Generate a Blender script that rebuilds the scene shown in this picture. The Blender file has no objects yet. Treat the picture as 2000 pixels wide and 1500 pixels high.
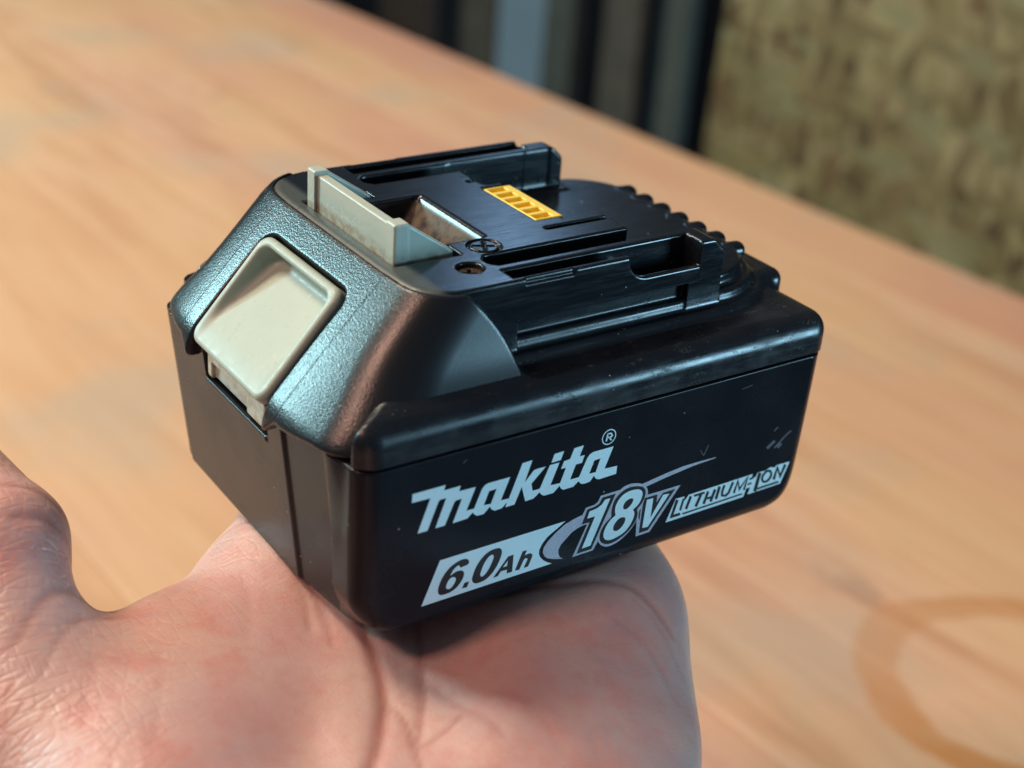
import bpy, math, random
import numpy as np
from mathutils import Matrix, Vector
random.seed(7)
sc = bpy.context.scene
MM = 0.001
OFF = Vector((0.0, 0.0, 1.10))          # underside of the battery is 1.10 m above the shop floor, bench top 0.90 m

# ------------------------------------------------------------------ camera
CAM = Vector((-106.247, -191.723, 169.756))
R_RIGHT = Vector((0.82897, -0.55529, 0.06671))
R_UP = Vector((0.20560, 0.41349, 0.88699))
R_FWD = Vector((0.52013, 0.72158, -0.45694))
cam_data = bpy.data.cameras.new("camera")
cam = bpy.data.objects.new("camera", cam_data)
sc.collection.objects.link(cam)
cam.matrix_world = Matrix((
    (R_RIGHT.x, R_UP.x, -R_FWD.x, CAM.x*MM+OFF.x),
    (R_RIGHT.y, R_UP.y, -R_FWD.y, CAM.y*MM+OFF.y),
    (R_RIGHT.z, R_UP.z, -R_FWD.z, CAM.z*MM+OFF.z),
    (0, 0, 0, 1)))
cam_data.sensor_width = 36.0
cam_data.lens = 2925.93/2000*36.0
cam_data.clip_start = 0.01
cam_data.clip_end = 60
cam_data.dof.use_dof = True
cam_data.dof.focus_distance = 0.292
cam_data.dof.aperture_fstop = 12.0
sc.camera = cam

# ------------------------------------------------------------------ world
world = bpy.data.worlds.new("World")
sc.world = world
world.use_nodes = True
wb = world.node_tree.nodes["Background"]
wb.inputs[0].default_value = (0.62, 0.78, 1.0, 1)
wb.inputs[1].default_value = 0.13

# ------------------------------------------------------------------ lamps (windows and doorway of the workshop)
def lamp(name, direction, dist, sx, sy, power, color, target=(40, 30, 20)):
    ld = bpy.data.lights.new(name, 'AREA')
    ld.shape = 'RECTANGLE'; ld.size = sx; ld.size_y = sy
    ld.energy = power; ld.color = color
    o = bpy.data.objects.new(name, ld); sc.collection.objects.link(o)
    dv = Vector(direction).normalized(); t = Vector(target)*MM+OFF
    o.location = t + dv*dist
    o.rotation_euler = dv.to_track_quat('Z', 'Y').to_euler()
    return o
lamp("window_light", (-0.30, 0.62, 0.85), 2.2, 0.62, 0.55, 45, (1.0, 0.855, 0.66))
lamp("sky_window_light", (-0.515, 0.795, 0.325), 2.4, 0.34, 0.30, 44, (0.52, 0.93, 1.0))
lamp("skylight_light", (-0.68, 0.10, 0.74), 1.9, 0.30, 0.30, 16, (1.0, 0.56, 0.42))
lamp("doorway_light", (0.68, -0.72, 0.02), 2.4, 0.7, 0.7, 42, (0.40, 0.76, 1.0))
lamp("far_window_light", (0.54, 0.75, 0.38), 3.0, 0.17, 0.8, 3.0, (0.35, 0.62, 1.0))

sc.view_settings.view_transform = 'Standard'
sc.view_settings.look = 'None'
sc.view_settings.exposure = 0.0
sc.view_settings.gamma = 1.0

# ------------------------------------------------------------------ helpers
def link(o, parent=None, label=None, cat=None, group=None, kind=None):
    sc.collection.objects.link(o)
    if parent is not None: o.parent = parent
    if label: o["label"] = label
    if cat: o["category"] = cat
    if group: o["group"] = group
    if kind: o["kind"] = kind
    return o
def empty(name, loc, rot=(0, 0, 0), **kw):
    o = bpy.data.objects.new(name, None); o.empty_display_size = 0.02
    o.location = loc; o.rotation_euler = rot
    return link(o, **kw)

# --- signed distance modelling (all in millimetres)
def sdf_mesh(name, f, lo, hi, h, mat, parent=None, origin=(0, 0, 0), post=None, coarse=6, normals=True, **kw):
    lo = np.array(lo, float) - 2*h; hi = np.array(hi, float) + 2*h
    n = np.ceil((hi-lo)/h/coarse).astype(int)*coarse
    nb = n//coarse
    ax = [lo[i] + h*(np.arange(nb[i])*coarse + (coarse-1)/2) for i in range(3)]
    CX, CY, CZ = np.meshgrid(*ax, indexing='ij')
    cv = f(CX.ravel().astype(np.float32), CY.ravel().astype(np.float32), CZ.ravel().astype(np.float32)).reshape(nb)
    val = np.repeat(np.repeat(np.repeat(cv, coarse, 0), coarse, 1), coarse, 2).astype(np.float32)
    act = np.abs(cv) < h*coarse*1.35
    A = np.argwhere(act)
    r = np.arange(coarse)
    gx, gy, gz = np.meshgrid(r, r, r, indexing='ij')
    loc = np.stack([gx.ravel(), gy.ravel(), gz.ravel()], 1)
    for s in range(0, len(A), 6000):
        idx = (A[s:s+6000, None, :]*coarse + loc[None]).reshape(-1, 3)
        P = (lo + idx*h).astype(np.float32)
        val[idx[:, 0], idx[:, 1], idx[:, 2]] = f(P[:, 0], P[:, 1], P[:, 2])
    ins = val < 0
    # candidate cells
    c = ins[:-1, :-1, :-1].astype(np.int8)
    cnt = np.zeros_like(c)
    for a in (0, 1):
        for b in (0, 1):
            for d in (0, 1):
                cnt += ins[a:ins.shape[0]-1+a, b:ins.shape[1]-1+b, d:ins.shape[2]-1+d]
    cells = np.argwhere((cnt > 0) & (cnt < 8))
    vid = -np.ones(c.shape, np.int32)
    vid[cells[:, 0], cells[:, 1], cells[:, 2]] = np.arange(len(cells))
    acc = np.zeros((len(cells), 3)); w = np.zeros(len(cells))
    corners = [(a, b, d) for a in (0, 1) for b in (0, 1) for d in (0, 1)]
    for a in corners:
        for k in range(3):
            if a[k] == 0:
                b = list(a); b[k] = 1
                va = val[cells[:, 0]+a[0], cells[:, 1]+a[1], cells[:, 2]+a[2]]
                vb = val[cells[:, 0]+b[0], cells[:, 1]+b[1], cells[:, 2]+b[2]]
                m = (va < 0) != (vb < 0)
                t = np.where(m, va/np.where(m, va-vb, 1), 0)
                p = np.tile(np.array(a, float), (len(cells), 1)); p[:, k] += t
                acc += p*m[:, None]; w += m
    V = lo + (cells + acc/np.maximum(w, 1)[:, None])*h
    faces = []
    for k in range(3):
        o = [i for i in range(3) if i != k]
        sl0 = [slice(1, -1)]*3; sl1 = [slice(1, -1)]*3
        sl0[k] = slice(0, -1); sl1[k] = slice(1, None)
        s0 = ins[tuple(sl0)]; s1 = ins[tuple(sl1)]
        e = np.argwhere(s0 != s1)
        sgn = s0[e[:, 0], e[:, 1], e[:, 2]]
        base = e.copy(); base[:, o[0]] += 1; base[:, o[1]] += 1
        q = []
        for da, db in ((1, 1), (0, 1), (0, 0), (1, 0)):
            cc = base.copy(); cc[:, o[0]] -= da; cc[:, o[1]] -= db
            q.append(vid[cc[:, 0], cc[:, 1], cc[:, 2]])
        q = np.stack(q, 1)
        flip = sgn if k != 1 else ~sgn
        q[~flip] = q[~flip][:, ::-1]
        faces.append(q)
    F = np.concatenate(faces); F = F[(F >= 0).all(1)]
    def ev(P): return f(P[:, 0], P[:, 1], P[:, 2]).astype(np.float64)
    def grad(P, e):
        g = np.zeros_like(P)
        for k in range(3):
            d = np.zeros(3); d[k] = e
            g[:, k] = ev(P+d) - ev(P-d)
        return g/(2*e)
    for it in range(2):
        g = grad(V, h*0.15); g2 = np.maximum((g**2).sum(1), 0.25)
        st = ev(V)/g2
        st = np.clip(st, -h*0.5, h*0.5)
        V = V - g*st[:, None]
    N = grad(V, h*0.25); N /= np.maximum(np.linalg.norm(N, axis=1), 1e-6)[:, None]
    if post is not None:
        V, N = post(V, N)
    me = bpy.data.meshes.new(name)
    me.vertices.add(len(V)); me.loops.add(4*len(F)); me.polygons.add(len(F))
    me.vertices.foreach_set("co", ((V - np.array(origin))*MM).astype(np.float32).ravel())
    me.loops.foreach_set("vertex_index", F.astype(np.int32).ravel())
    me.polygons.foreach_set("loop_start", np.arange(len(F), dtype=np.int32)*4)
    me.update(calc_edges=True); me.validate()
    me.polygons.foreach_set("use_smooth", np.ones(len(me.polygons), bool))
    if normals:
        me.normals_split_custom_set_from_vertices(N.astype(np.float32))
    me.materials.append(mat)
    o = bpy.data.objects.new(name, me)
    return link(o, parent, **kw)

def smax(a, b, k):
    h = np.maximum(k-np.abs(a-b), 0)/k
    return np.maximum(a, b) + h*h*k*0.25
def smin(a, b, k):
    return -smax(-a, -b, k)
def box(X, Y, Z, x0, x1, y0, y1, z0, z1, r=0.0):
    a = np.abs(X-(x0+x1)/2)-(x1-x0)/2+r
    b = np.abs(Y-(y0+y1)/2)-(y1-y0)/2+r
    c = np.abs(Z-(z0+z1)/2)-(z1-z0)/2+r
    return np.sqrt(np.maximum(a, 0)**2+np.maximum(b, 0)**2+np.maximum(c, 0)**2)+np.minimum(np.maximum(np.maximum(a, b), c), 0)-r
def rect(U, V, u0, u1, v0, v1, r):
    a = np.abs(U-(u0+u1)/2)-(u1-u0)/2+r
    b = np.abs(V-(v0+v1)/2)-(v1-v0)/2+r
    return np.sqrt(np.maximum(a, 0)**2+np.maximum(b, 0)**2)+np.minimum(np.maximum(a, b), 0)-r
def ext(d2, w, r):                    # extrude a 2-d distance; w = distance along the third axis; r = edge radius
    a = d2+r; b = w+r
    return np.sqrt(np.maximum(a, 0)**2+np.maximum(b, 0)**2)+np.minimum(np.maximum(a, b), 0)-r
def cyl(U, V, u, v, r): return np.sqrt((U-u)**2+(V-v)**2)-r
def cap(X, Y, Z, a, b, ra, rb=None):
    rb = ra if rb is None else rb
    a = np.array(a, float); b = np.array(b, float); d = b-a
    t = np.clip(((X-a[0])*d[0]+(Y-a[1])*d[1]+(Z-a[2])*d[2])/(d@d), 0, 1)
    return np.sqrt((X-a[0]-t*d[0])**2+(Y-a[1]-t*d[1])**2+(Z-a[2]-t*d[2])**2)-(ra+(rb-ra)*t)
def ell(X, Y, Z, c, r):
    k = np.sqrt(((X-c[0])/r[0])**2+((Y-c[1])/r[1])**2+((Z-c[2])/r[2])**2)
    k2 = np.sqrt(((X-c[0])/r[0]**2)**2+((Y-c[1])/r[1]**2)**2+((Z-c[2])/r[2]**2)**2)
    return k*(k-1)/np.maximum(k2, 1e-6)

# --- node helpers
class NT:
    def __init__(s, name):
        s.m = bpy.data.materials.new(name); s.m.use_nodes = True
        s.t = s.m.node_tree; s.n = s.t.nodes; s.b = s.n["Principled BSDF"]
        s.tc = s.n.new("ShaderNodeTexCoord")
    def L(s, a, b): s.t.links.new(a, b)
    def val(s, sock, v):
        if hasattr(v, "is_linked") or isinstance(v, bpy.types.NodeSocket): s.L(v, sock)
        else: sock.default_value = v
    def coord(s, scale=(1, 1, 1), rot=(0, 0, 0), src=None, loc=(0, 0, 0)):
        mp = s.n.new("ShaderNodeMapping"); s.L(src or s.tc.outputs["Object"], mp.inputs[0])
        mp.inputs["Scale"].default_value = scale; mp.inputs["Rotation"].default_value = rot
        mp.inputs["Location"].default_value = loc
        return mp.outputs[0]
    def noise(s, vec, scale, detail=3, rough=0.5, dist=0.0, out=0):
        n = s.n.new("ShaderNodeTexNoise"); s.L(vec, n.inputs["Vector"])
        n.inputs["Scale"].default_value = scale; n.inputs["Detail"].default_value = detail
        n.inputs["Roughness"].default_value = rough; n.inputs["Distortion"].default_value = dist
        return n.outputs[out]
    def vor(s, vec, scale, feature='F1', out=0, rnd=1.0):
        n = s.n.new("ShaderNodeTexVoronoi"); n.feature = feature; s.L(vec, n.inputs["Vector"])
        n.inputs["Scale"].default_value = scale; n.inputs["Randomness"].default_value = rnd
        return n.outputs[out]
    def ramp(s, fac, stops, interp='LINEAR'):
        n = s.n.new("ShaderNodeValToRGB"); s.L(fac, n.inputs[0]); cr = n.color_ramp; cr.interpolation = interp
        cr.elements[0].position = stops[0][0]; cr.elements[0].color = (*stops[0][1], 1) if len(stops[0][1]) == 3 else stops[0][1]
        cr.elements[1].position = stops[-1][0]; cr.elements[1].color = (*stops[-1][1], 1)
        for p, c in stops[1:-1]:
            e = cr.elements.new(p); e.color = (*c, 1)
        return n.outputs[0]
    def step(s, fac, a, b, lo=0.0, hi=1.0):
        n = s.n.new("ShaderNodeMapRange"); s.val(n.inputs[0], fac)
        n.inputs[1].default_value = a; n.inputs[2].default_value = b
        n.inputs[3].default_value = lo; n.inputs[4].default_value = hi
        n.interpolation_type = 'SMOOTHSTEP'
        return n.outputs[0]
    def math(s, op, a, b=0.0, c=0.0):
        n = s.n.new("ShaderNodeMath"); n.operation = op
        s.val(n.inputs[0], a); s.val(n.inputs[1], b); s.val(n.inputs[2], c)
        return n.outputs[0]
    def mix(s, fac, a, b, mode='MIX'):
        n = s.n.new("ShaderNodeMix"); n.data_type = 'RGBA'; n.blend_type = mode
        s.val(n.inputs[0], fac)
        s.val(n.inputs[6], (*a, 1) if isinstance(a, tuple) and len(a) == 3 else a)
        s.val(n.inputs[7], (*b, 1) if isinstance(b, tuple) and len(b) == 3 else b)
        return n.outputs[2]
    def xyz(s, src=None):
        n = s.n.new("ShaderNodeSeparateXYZ"); s.L(src or s.tc.outputs["Object"], n.inputs[0]); return n.outputs
    def bump(s, height, strength, dist, normal=None):
        n = s.n.new("ShaderNodeBump"); s.L(height, n.inputs["Height"])
        n.inputs["Strength"].default_value = strength; n.inputs["Distance"].default_value = dist
        if normal: s.L(normal, n.inputs["Normal"])
        s.L(n.outputs[0], s.b.inputs["Normal"]); return n.outputs[0]
    def col(s, v): s.val(s.b.inputs["Base Color"], (*v, 1) if isinstance(v, tuple) and len(v) == 3 else v)
    def rough(s, v): s.val(s.b.inputs["Roughness"], v)
def mat_simple(name, col, rough, metal=0.0, nscale=800, bstr=0.1, var=0.15):
    m = NT(name); c = m.tc.outputs["Object"]; n = m.noise(c, nscale, 3)
    lo = tuple(v*(1-var) for v in col); hi = tuple(min(1, v*(1+var)) for v in col)
    m.col(m.mix(n, lo, hi)); m.rough(m.step(n, 0.2, 0.8, rough*0.85, rough*1.15))
    m.b.inputs["Metallic"].default_value = metal
    m.bump(n, bstr, 0.0002); return m.m
# ------------------------------------------------------------------ bench
BZ = -200.0
def grid_box(name, x0, x1, y0, y1, z0, z1, bev, mat, parent=None, **kw):
    import bmesh
    bm = bmesh.new(); bmesh.ops.create_cube(bm, size=1)
    for v in bm.verts:
        v.co = Vector((x0+(v.co.x+.5)*(x1-x0), y0+(v.co.y+.5)*(y1-y0), z0+(v.co.z+.5)*(z1-z0)))*MM
    if bev: bmesh.ops.bevel(bm, geom=list(bm.edges), offset=bev*MM, segments=2, affect='EDGES', profile=0.5)
    me = bpy.data.meshes.new(name); bm.to_mesh(me); bm.free(); me.materials.append(mat)
    return link(bpy.data.objects.new(name, me), parent, **kw)
bench = empty("workbench", Vector((240, 250, BZ-700))*MM+OFF, (0, 0, math.radians(3.9)), label="pale pine workbench top made of glued staves with a brown ring stain", cat="workbench")
stain_ref = bench
def mat_wood():
    m = NT("oiled_pine"); 
    m.tc.object = stain_ref
    c = m.tc.outputs["Object"]; x, y, z = m.xyz()
    inf = m.n.new("ShaderNodeObjectInfo"); rnd = inf.outputs["Random"]
    cmb = m.n.new("ShaderNodeCombineXYZ"); m.L(rnd, cmb.inputs[2]); 
    sc_ = m.n.new("ShaderNodeVectorMath"); sc_.operation = 'SCALE'; m.L(cmb.outputs[0], sc_.inputs[0]); sc_.inputs[3].default_value = 5.0
    ad = m.n.new("ShaderNodeVectorMath"); ad.operation = 'ADD'; m.L(c, ad.inputs[0]); m.L(sc_.outputs[0], ad.inputs[1])
    g1 = m.noise(m.coord((9, 0.9, 1), src=ad.outputs[0]), 5, 5, 0.6, 0.6)
    g2 = m.noise(m.coord((60, 3, 1), src=ad.outputs[0]), 6, 4, 0.6, 0.3)
    bl = m.noise(c, 7, 3, 0.5)
    base = m.ramp(g1, [(0.28, (0.47, 0.235, 0.125)), (0.45, (0.60, 0.325, 0.19)), (0.58, (0.65, 0.395, 0.245)), (0.75, (0.56, 0.28, 0.185))])
    base = m.mix(m.step(g2, 0.45, 0.75, 0, 0.60), base, (0.46, 0.24, 0.14))
    base = m.mix(m.step(rnd, 0.3, 0.9, 0, 0.80), base, (0.56, 0.265, 0.175))
    big = m.noise(m.coord((1.6, 0.8, 1), loc=(9, 4, 0)), 3.2, 3, 0.55)
    base = m.mix(m.step(big, 0.42, 0.62, 0.55, 0), base, (0.64, 0.40, 0.21))
    base = m.mix(m.step(big, 0.55, 0.72, 0, 0.5), base, (0.53, 0.30, 0.22))
    base = m.mix(m.step(bl, 0.50, 0.70, 0, 0.55), base, (0.44, 0.36, 0.27))
    sm = m.step(m.noise(m.coord((1.4, 1, 1), loc=(5, 2, 0)), 11, 4, 0.6), 0.66, 0.74, 0, 0.30)
    base = m.mix(sm, base, (0.20, 0.15, 0.12))
    # ring left by a tin
    dx = m.math('SUBTRACT', x, RING[0]); dy = m.math('SUBTRACT', y, RING[1])
    wob = m.math('MULTIPLY', m.math('SUBTRACT', m.noise(c, 18, 3), 0.5), 0.026)
    rr = m.math('ADD', m.math('SQRT', m.math('ADD', m.math('MULTIPLY', dx, dx), m.math('MULTIPLY', dy, dy))), wob)
    band = m.step(m.math('ABSOLUTE', m.math('SUBTRACT', rr, RING[2])), RING[3], RING[3]*0.55)
    band = m.math('MULTIPLY', band, m.step(m.noise(c, 9, 3), 0.36, 0.58, 0.40, 1.0))
    base = m.mix(m.math('MULTIPLY', band, 1.0), base, (0.48, 0.205, 0.07))
    m.col(base)
    m.rough(m.step(g1, 0.3, 0.7, 0.42, 0.55))
    m.bump(m.math('ADD', g2, m.math('MULTIPLY', g1, 0.4)), 0.25, 0.0006)
    return m.m
RING = (0.098, -0.177, 0.056, 0.0115)
M_wood = mat_wood()
x0 = -640.0
k = 0
sw = 78.0
LW = 445.0
while x0 < LW-1:
    x1 = min(x0+sw, LW)
    o = grid_box("stave", x0+0.15, x1-0.15, -400, 1500, 660, 700, 0.7, M_wood, bench); k += 1
    x0 = x1
M_frame = mat_simple("rough_sawn_bench_frame", (0.34, 0.20, 0.11), 0.7, 0, 60, 0.4, 0.3)
for (a, b) in ((-560, -340), (-560, 1350), (350, -340), (350, 1350)):
    grid_box("leg", a, a+80, b, b+80, -200, 658, 3, M_frame, bench)
grid_box("apron_rail", 352, 390, -255, 1345, 560, 657, 3, M_frame, bench)
grid_box("apron_rail", -558, -520, -255, 1345, 560, 657, 3, M_frame, bench)

# ------------------------------------------------------------------ floor and back wall
M_floor = mat_simple("dusty_concrete", (0.13, 0.145, 0.16), 0.85, 0, 8, 0.3, 0.35)
fl = grid_box("floor", -3200, 2600, -3500, 5200, -1120, -1100, 0, M_floor, None, kind="structure"); fl.location = OFF
M_wall = mat_simple("dark_shed_wall", (0.018, 0.024, 0.030), 0.85, 0, 6, 0.3, 0.4)
wl = grid_box("back_wall", 2100, 2220, -3500, 5200, -1100, 1500, 0, M_wall, None, kind="structure"); wl.location = OFF

def mat_osb():
    m = NT("oriented_strand_board"); c = m.tc.outputs["Object"]
    v1 = m.n.new("ShaderNodeTexVoronoi"); m.L(m.coord((1, 60, 22), rot=(0.5, 0, 0)), v1.inputs["Vector"]); v1.inputs["Scale"].default_value = 1.0
    v2 = m.n.new("ShaderNodeTexVoronoi"); m.L(m.coord((1, 22, 60), rot=(-0.9, 0, 0)), v2.inputs["Vector"]); v2.inputs["Scale"].default_value = 1.0
    b1 = m.n.new("ShaderNodeSeparateColor"); m.L(v1.outputs["Color"], b1.inputs[0])
    b2 = m.n.new("ShaderNodeSeparateColor"); m.L(v2.outputs["Color"], b2.inputs[0])
    ca = m.ramp(b1.outputs[0], [(0.0, (0.07, 0.036, 0.012)), (0.35, (0.20, 0.138, 0.052)), (0.7, (0.33, 0.25, 0.12)), (1.0, (0.14, 0.072, 0.026))])
    cb = m.ramp(b2.outputs[0], [(0.0, (0.25, 0.185, 0.075)), (0.5, (0.15, 0.10, 0.036)), (1.0, (0.25, 0.21, 0.10))])
    m.col(m.mix(m.step(b2.outputs[1], 0.4, 0.6), ca, cb)); m.rough(0.7)
    m.bump(b1.outputs[0], 0.5, 0.001)
    return m.m
M_osb = mat_osb()
osb = grid_box("osb_panel", -9, 9, -265, 265, 0, 1500, 0.8, M_osb, None, label="tan strand board sheet leaning behind the workbench on the right", cat="board")
osb.location = Vector((1210, 988, -1100))*MM+OFF; osb.rotation_euler = (math.radians(6.5), math.radians(-4), 0)
M_b1 = mat_simple("dark_stained_wood", (0.06, 0.038, 0.028), 0.6, 0, 20, 0.2, 0.3)
M_b2 = mat_simple("weathered_wood", (0.085, 0.07, 0.055), 0.7, 0, 20, 0.2, 0.3)
M_b3 = mat_simple("galvanised_sheet", (0.28, 0.38, 0.46), 0.4, 0.3, 6, 0.1, 0.2)
M_b4 = mat_simple("grey_painted_wood", (0.075, 0.08, 0.068), 0.6, 0, 20, 0.2, 0.3)
for nm, ya, yb, x, mt, lb, ct in (
    ("timber_board", 2540, 2345, 1462, M_b1, "dark stained board, leftmost of the timber against the shed wall", "board"),
    ("timber_board", 2206, 2094, 1450, M_b2, "weathered brown board just left of the blue grey metal sheet", "board"),
    ("metal_sheet", 2090, 1946, 1446, M_b3, "blue grey metal sheet standing upright between timber boards", "metal sheet"),
    ("timber_board", 1941, 1858, 1452, M_b4, "narrow grey board just right of the blue grey metal sheet", "board"),
    ("timber_board", 1775, 1681, 1455, M_b2, "weathered brown board alone in the dark, second from the strand board sheet", "board"),
    ("timber_board", 1627, 1571, 1460, M_b4, "slim grey board nearest the strand board sheet", "board")):
    th = 1.2 if nm == "metal_sheet" else 22
    o = grid_box(nm, -th/2, th/2, min(ya, yb), max(ya, yb), 0, 2100, 0.4 if th < 5 else 2, mt, None, label=lb, cat=ct, group="boards and sheets leaning on the shed wall")
    o.location = Vector((x, 0, -1100))*MM+OFF
sw_ = grid_box("side_wall", -3200, 2098, 5080, 5200, -1098, 1500, 0, M_wall, None, kind="structure"); sw_.location = OFF
# ------------------------------------------------------------------ materials of the battery
def mat_case():
    m = NT("satin_black_plastic"); c = m.tc.outputs["Object"]
    n1 = m.noise(c, 900, 3); n2 = m.noise(c, 60, 4)
    speck = m.step(m.vor(m.coord((1, 1, 1)), 340), 0.085, 0.045)
    gate = m.step(m.noise(m.coord(loc=(3, 1, 0)), 140, 2), 0.53, 0.58)
    sp = m.math('MULTIPLY', speck, gate)
    base = m.mix(n2, (0.006, 0.0075, 0.010), (0.011, 0.012, 0.016))
    m.col(m.mix(sp, base, (0.30, 0.29, 0.24)))
    m.rough(m.math('ADD', m.step(n2, 0.3, 0.75, 0.20, 0.32), m.math('MULTIPLY', sp, 0.4)))
    m.bump(n1, 0.10, 0.0002)
    m.b.inputs["Specular IOR Level"].default_value = 0.19
    return m.m
def mat_gloss():
    m = NT("glossy_black_plastic"); c = m.tc.outputs["Object"]
    x, y, z = m.xyz()
    n2 = m.noise(c, 70, 5, 0.6)
    scr = m.noise(m.coord((30, 900, 300)), 3.0, 4, 0.7)
    # dusty bands on the ledges beside the rails
    zlow = m.step(z, 0.0520, 0.0500)
    dustn = m.noise(m.coord((1, 3.0, 3.0)), 160, 6, 0.75)
    fine = m.noise(c, 1500, 3, 0.7)
    dust = m.math('MULTIPLY', m.math('MULTIPLY', m.math('MULTIPLY', zlow, m.step(x, 0.020, 0.050, 0.25, 1.0)), m.step(dustn, 0.53, 0.70)), m.step(fine, 0.47, 0.62))
    speck = m.math('MULTIPLY', m.step(m.vor(c, 520), 0.10, 0.05), m.step(m.noise(m.coord(loc=(1, 2, 3)), 120, 3), 0.54, 0.62))
    speck = m.math('MULTIPLY', speck, m.step(z, 0.0605, 0.0590, 0.12, 1.0))
    # brown dirt in the recess behind the latch
    px = m.math('MULTIPLY', m.step(x, 0.030, 0.036), m.step(x, 0.050, 0.046))
    pock = m.math('MULTIPLY', m.math('MULTIPLY', px, m.step(z, 0.0615, 0.0605)), m.step(m.math('ABSOLUTE', m.math('SUBTRACT', y, 0.0445)), 0.0135, 0.0115))
    pock = m.math('MULTIPLY', pock, m.step(m.noise(c, 260, 5, 0.7), 0.34, 0.60))
    base = m.mix(dust, (0.0065, 0.009, 0.0125), (0.062, 0.064, 0.054))
    base = m.mix(speck, base, (0.42, 0.43, 0.38))
    base = m.mix(m.math('MULTIPLY', pock, 0.85), base, (0.12, 0.085, 0.05))
    # thin film of dust on the strip in front of the latch
    deck = m.math('MULTIPLY', m.math('MULTIPLY', m.step(x, 0.0262, 0.0240), m.step(z, 0.0612, 0.0618)), m.step(m.noise(c, 200, 5, 0.7), 0.25, 0.6, 0.75, 1.0))
    base = m.mix(deck, base, (0.060, 0.070, 0.062))
    m.col(base)
    r = m.step(scr, 0.35, 0.7, 0.15, 0.27)
    r = m.math('ADD', r, m.math('MULTIPLY', dust, 0.45)); pk_ = m.math('MULTIPLY', px, m.math('MULTIPLY', m.step(z, 0.0615, 0.0605), m.step(m.math('ABSOLUTE', m.math('SUBTRACT', y, 0.0445)), 0.0145, 0.0135)))
    r = m.math('ADD', r, m.math('MULTIPLY', pk_, 0.55))
    r = m.math('ADD', r, m.math('MULTIPLY', deck, 0.20))
    r = m.math('ADD', r, m.math('MULTIPLY', zlow, m.step(n2, 0.4, 0.7, 0.06, 0.24)))
    m.rough(r)
    m.bump(m.math('ADD', m.math('MULTIPLY', scr, 0.5), m.math('MULTIPLY', dust, 1.5)), 0.12, 0.0003)
    return m.m
def mat_hood():
    m = NT("grained_black_plastic"); c = m.tc.outputs["Object"]
    x, y, z = m.xyz()
    g = m.vor(c, 2500, 'SMOOTH_F1'); n1 = m.noise(c, 2800, 3, 0.6)
    h = m.math('ADD', m.math('MULTIPLY', g, 0.9), n1)
    # parting line beside the button panel
    ya = m.math('ABSOLUTE', m.math('SUBTRACT', y, 0.0457))
    line = m.step(m.math('ABSOLUTE', m.math('SUBTRACT', ya, 0.0215)), 0.00022, 0.00008)
    line = m.math('MULTIPLY', line, m.step(x, 0.019, 0.0185))
    smooth = m.math('MULTIPLY', m.step(y, 0.016, 0.0105), m.step(m.math('ADD', x, m.math('MULTIPLY', z, 0.4)), 0.025, 0.036))
    spk = m.math('MULTIPLY', m.step(m.vor(m.coord(loc=(2, 0, 0)), 380), 0.07, 0.04), m.step(m.noise(c, 90, 2), 0.60, 0.68))
    col = m.mix(line, (0.009, 0.011, 0.013), (0.002, 0.002, 0.002))
    m.col(m.mix(spk, col, (0.35, 0.34, 0.30)))
    m.rough(m.mix(smooth, m.mix(m.noise(c, 300, 3), (0.25, 0.25, 0.25), (0.32, 0.32, 0.32)), (0.30, 0.30, 0.30)))
    hh = m.math('SUBTRACT', m.math('MULTIPLY', h, m.math('SUBTRACT', 1.0, m.math('MULTIPLY', smooth, 0.9))), m.math('MULTIPLY', line, 3.0))
    m.bump(hh, 0.46, 0.00010)
    m.b.inputs['Specular IOR Level'].default_value = 0.46
    return m.m
def mat_cream():
    m = NT("cream_plastic"); c = m.tc.outputs["Object"]
    n = m.noise(c, 90, 5, 0.6); d = m.noise(c, 420, 5, 0.7)
    gr = m.math('MULTIPLY', m.step(d, 0.55, 0.72), m.step(n, 0.45, 0.65))
    scr = m.math('MULTIPLY', m.step(m.noise(m.coord((90, 700, 400), rot=(0, 0.4, 0.6)), 2.0, 3, 0.6), 0.66, 0.72), 0.7)
    base = m.mix(n, (0.33, 0.39, 0.32), (0.41, 0.47, 0.40))
    base = m.mix(scr, base, (0.55, 0.58, 0.49))
    sp = m.math('MULTIPLY', m.step(m.vor(c, 700), 0.10, 0.05), m.step(m.noise(c, 160, 2), 0.55, 0.62))
    base = m.mix(sp, base, (0.16, 0.12, 0.08))
    m.col(m.mix(m.math('MULTIPLY', gr, 0.5), base, (0.34, 0.28, 0.19)))
    m.rough(m.step(d, 0.3, 0.7, 0.42, 0.55))
    m.bump(d, 0.15, 0.0002)
    m.b.inputs["Subsurface Weight"].default_value = 0.12
    m.b.inputs["Subsurface Radius"].default_value = (0.0015, 0.0013, 0.0008)
    return m.m
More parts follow.
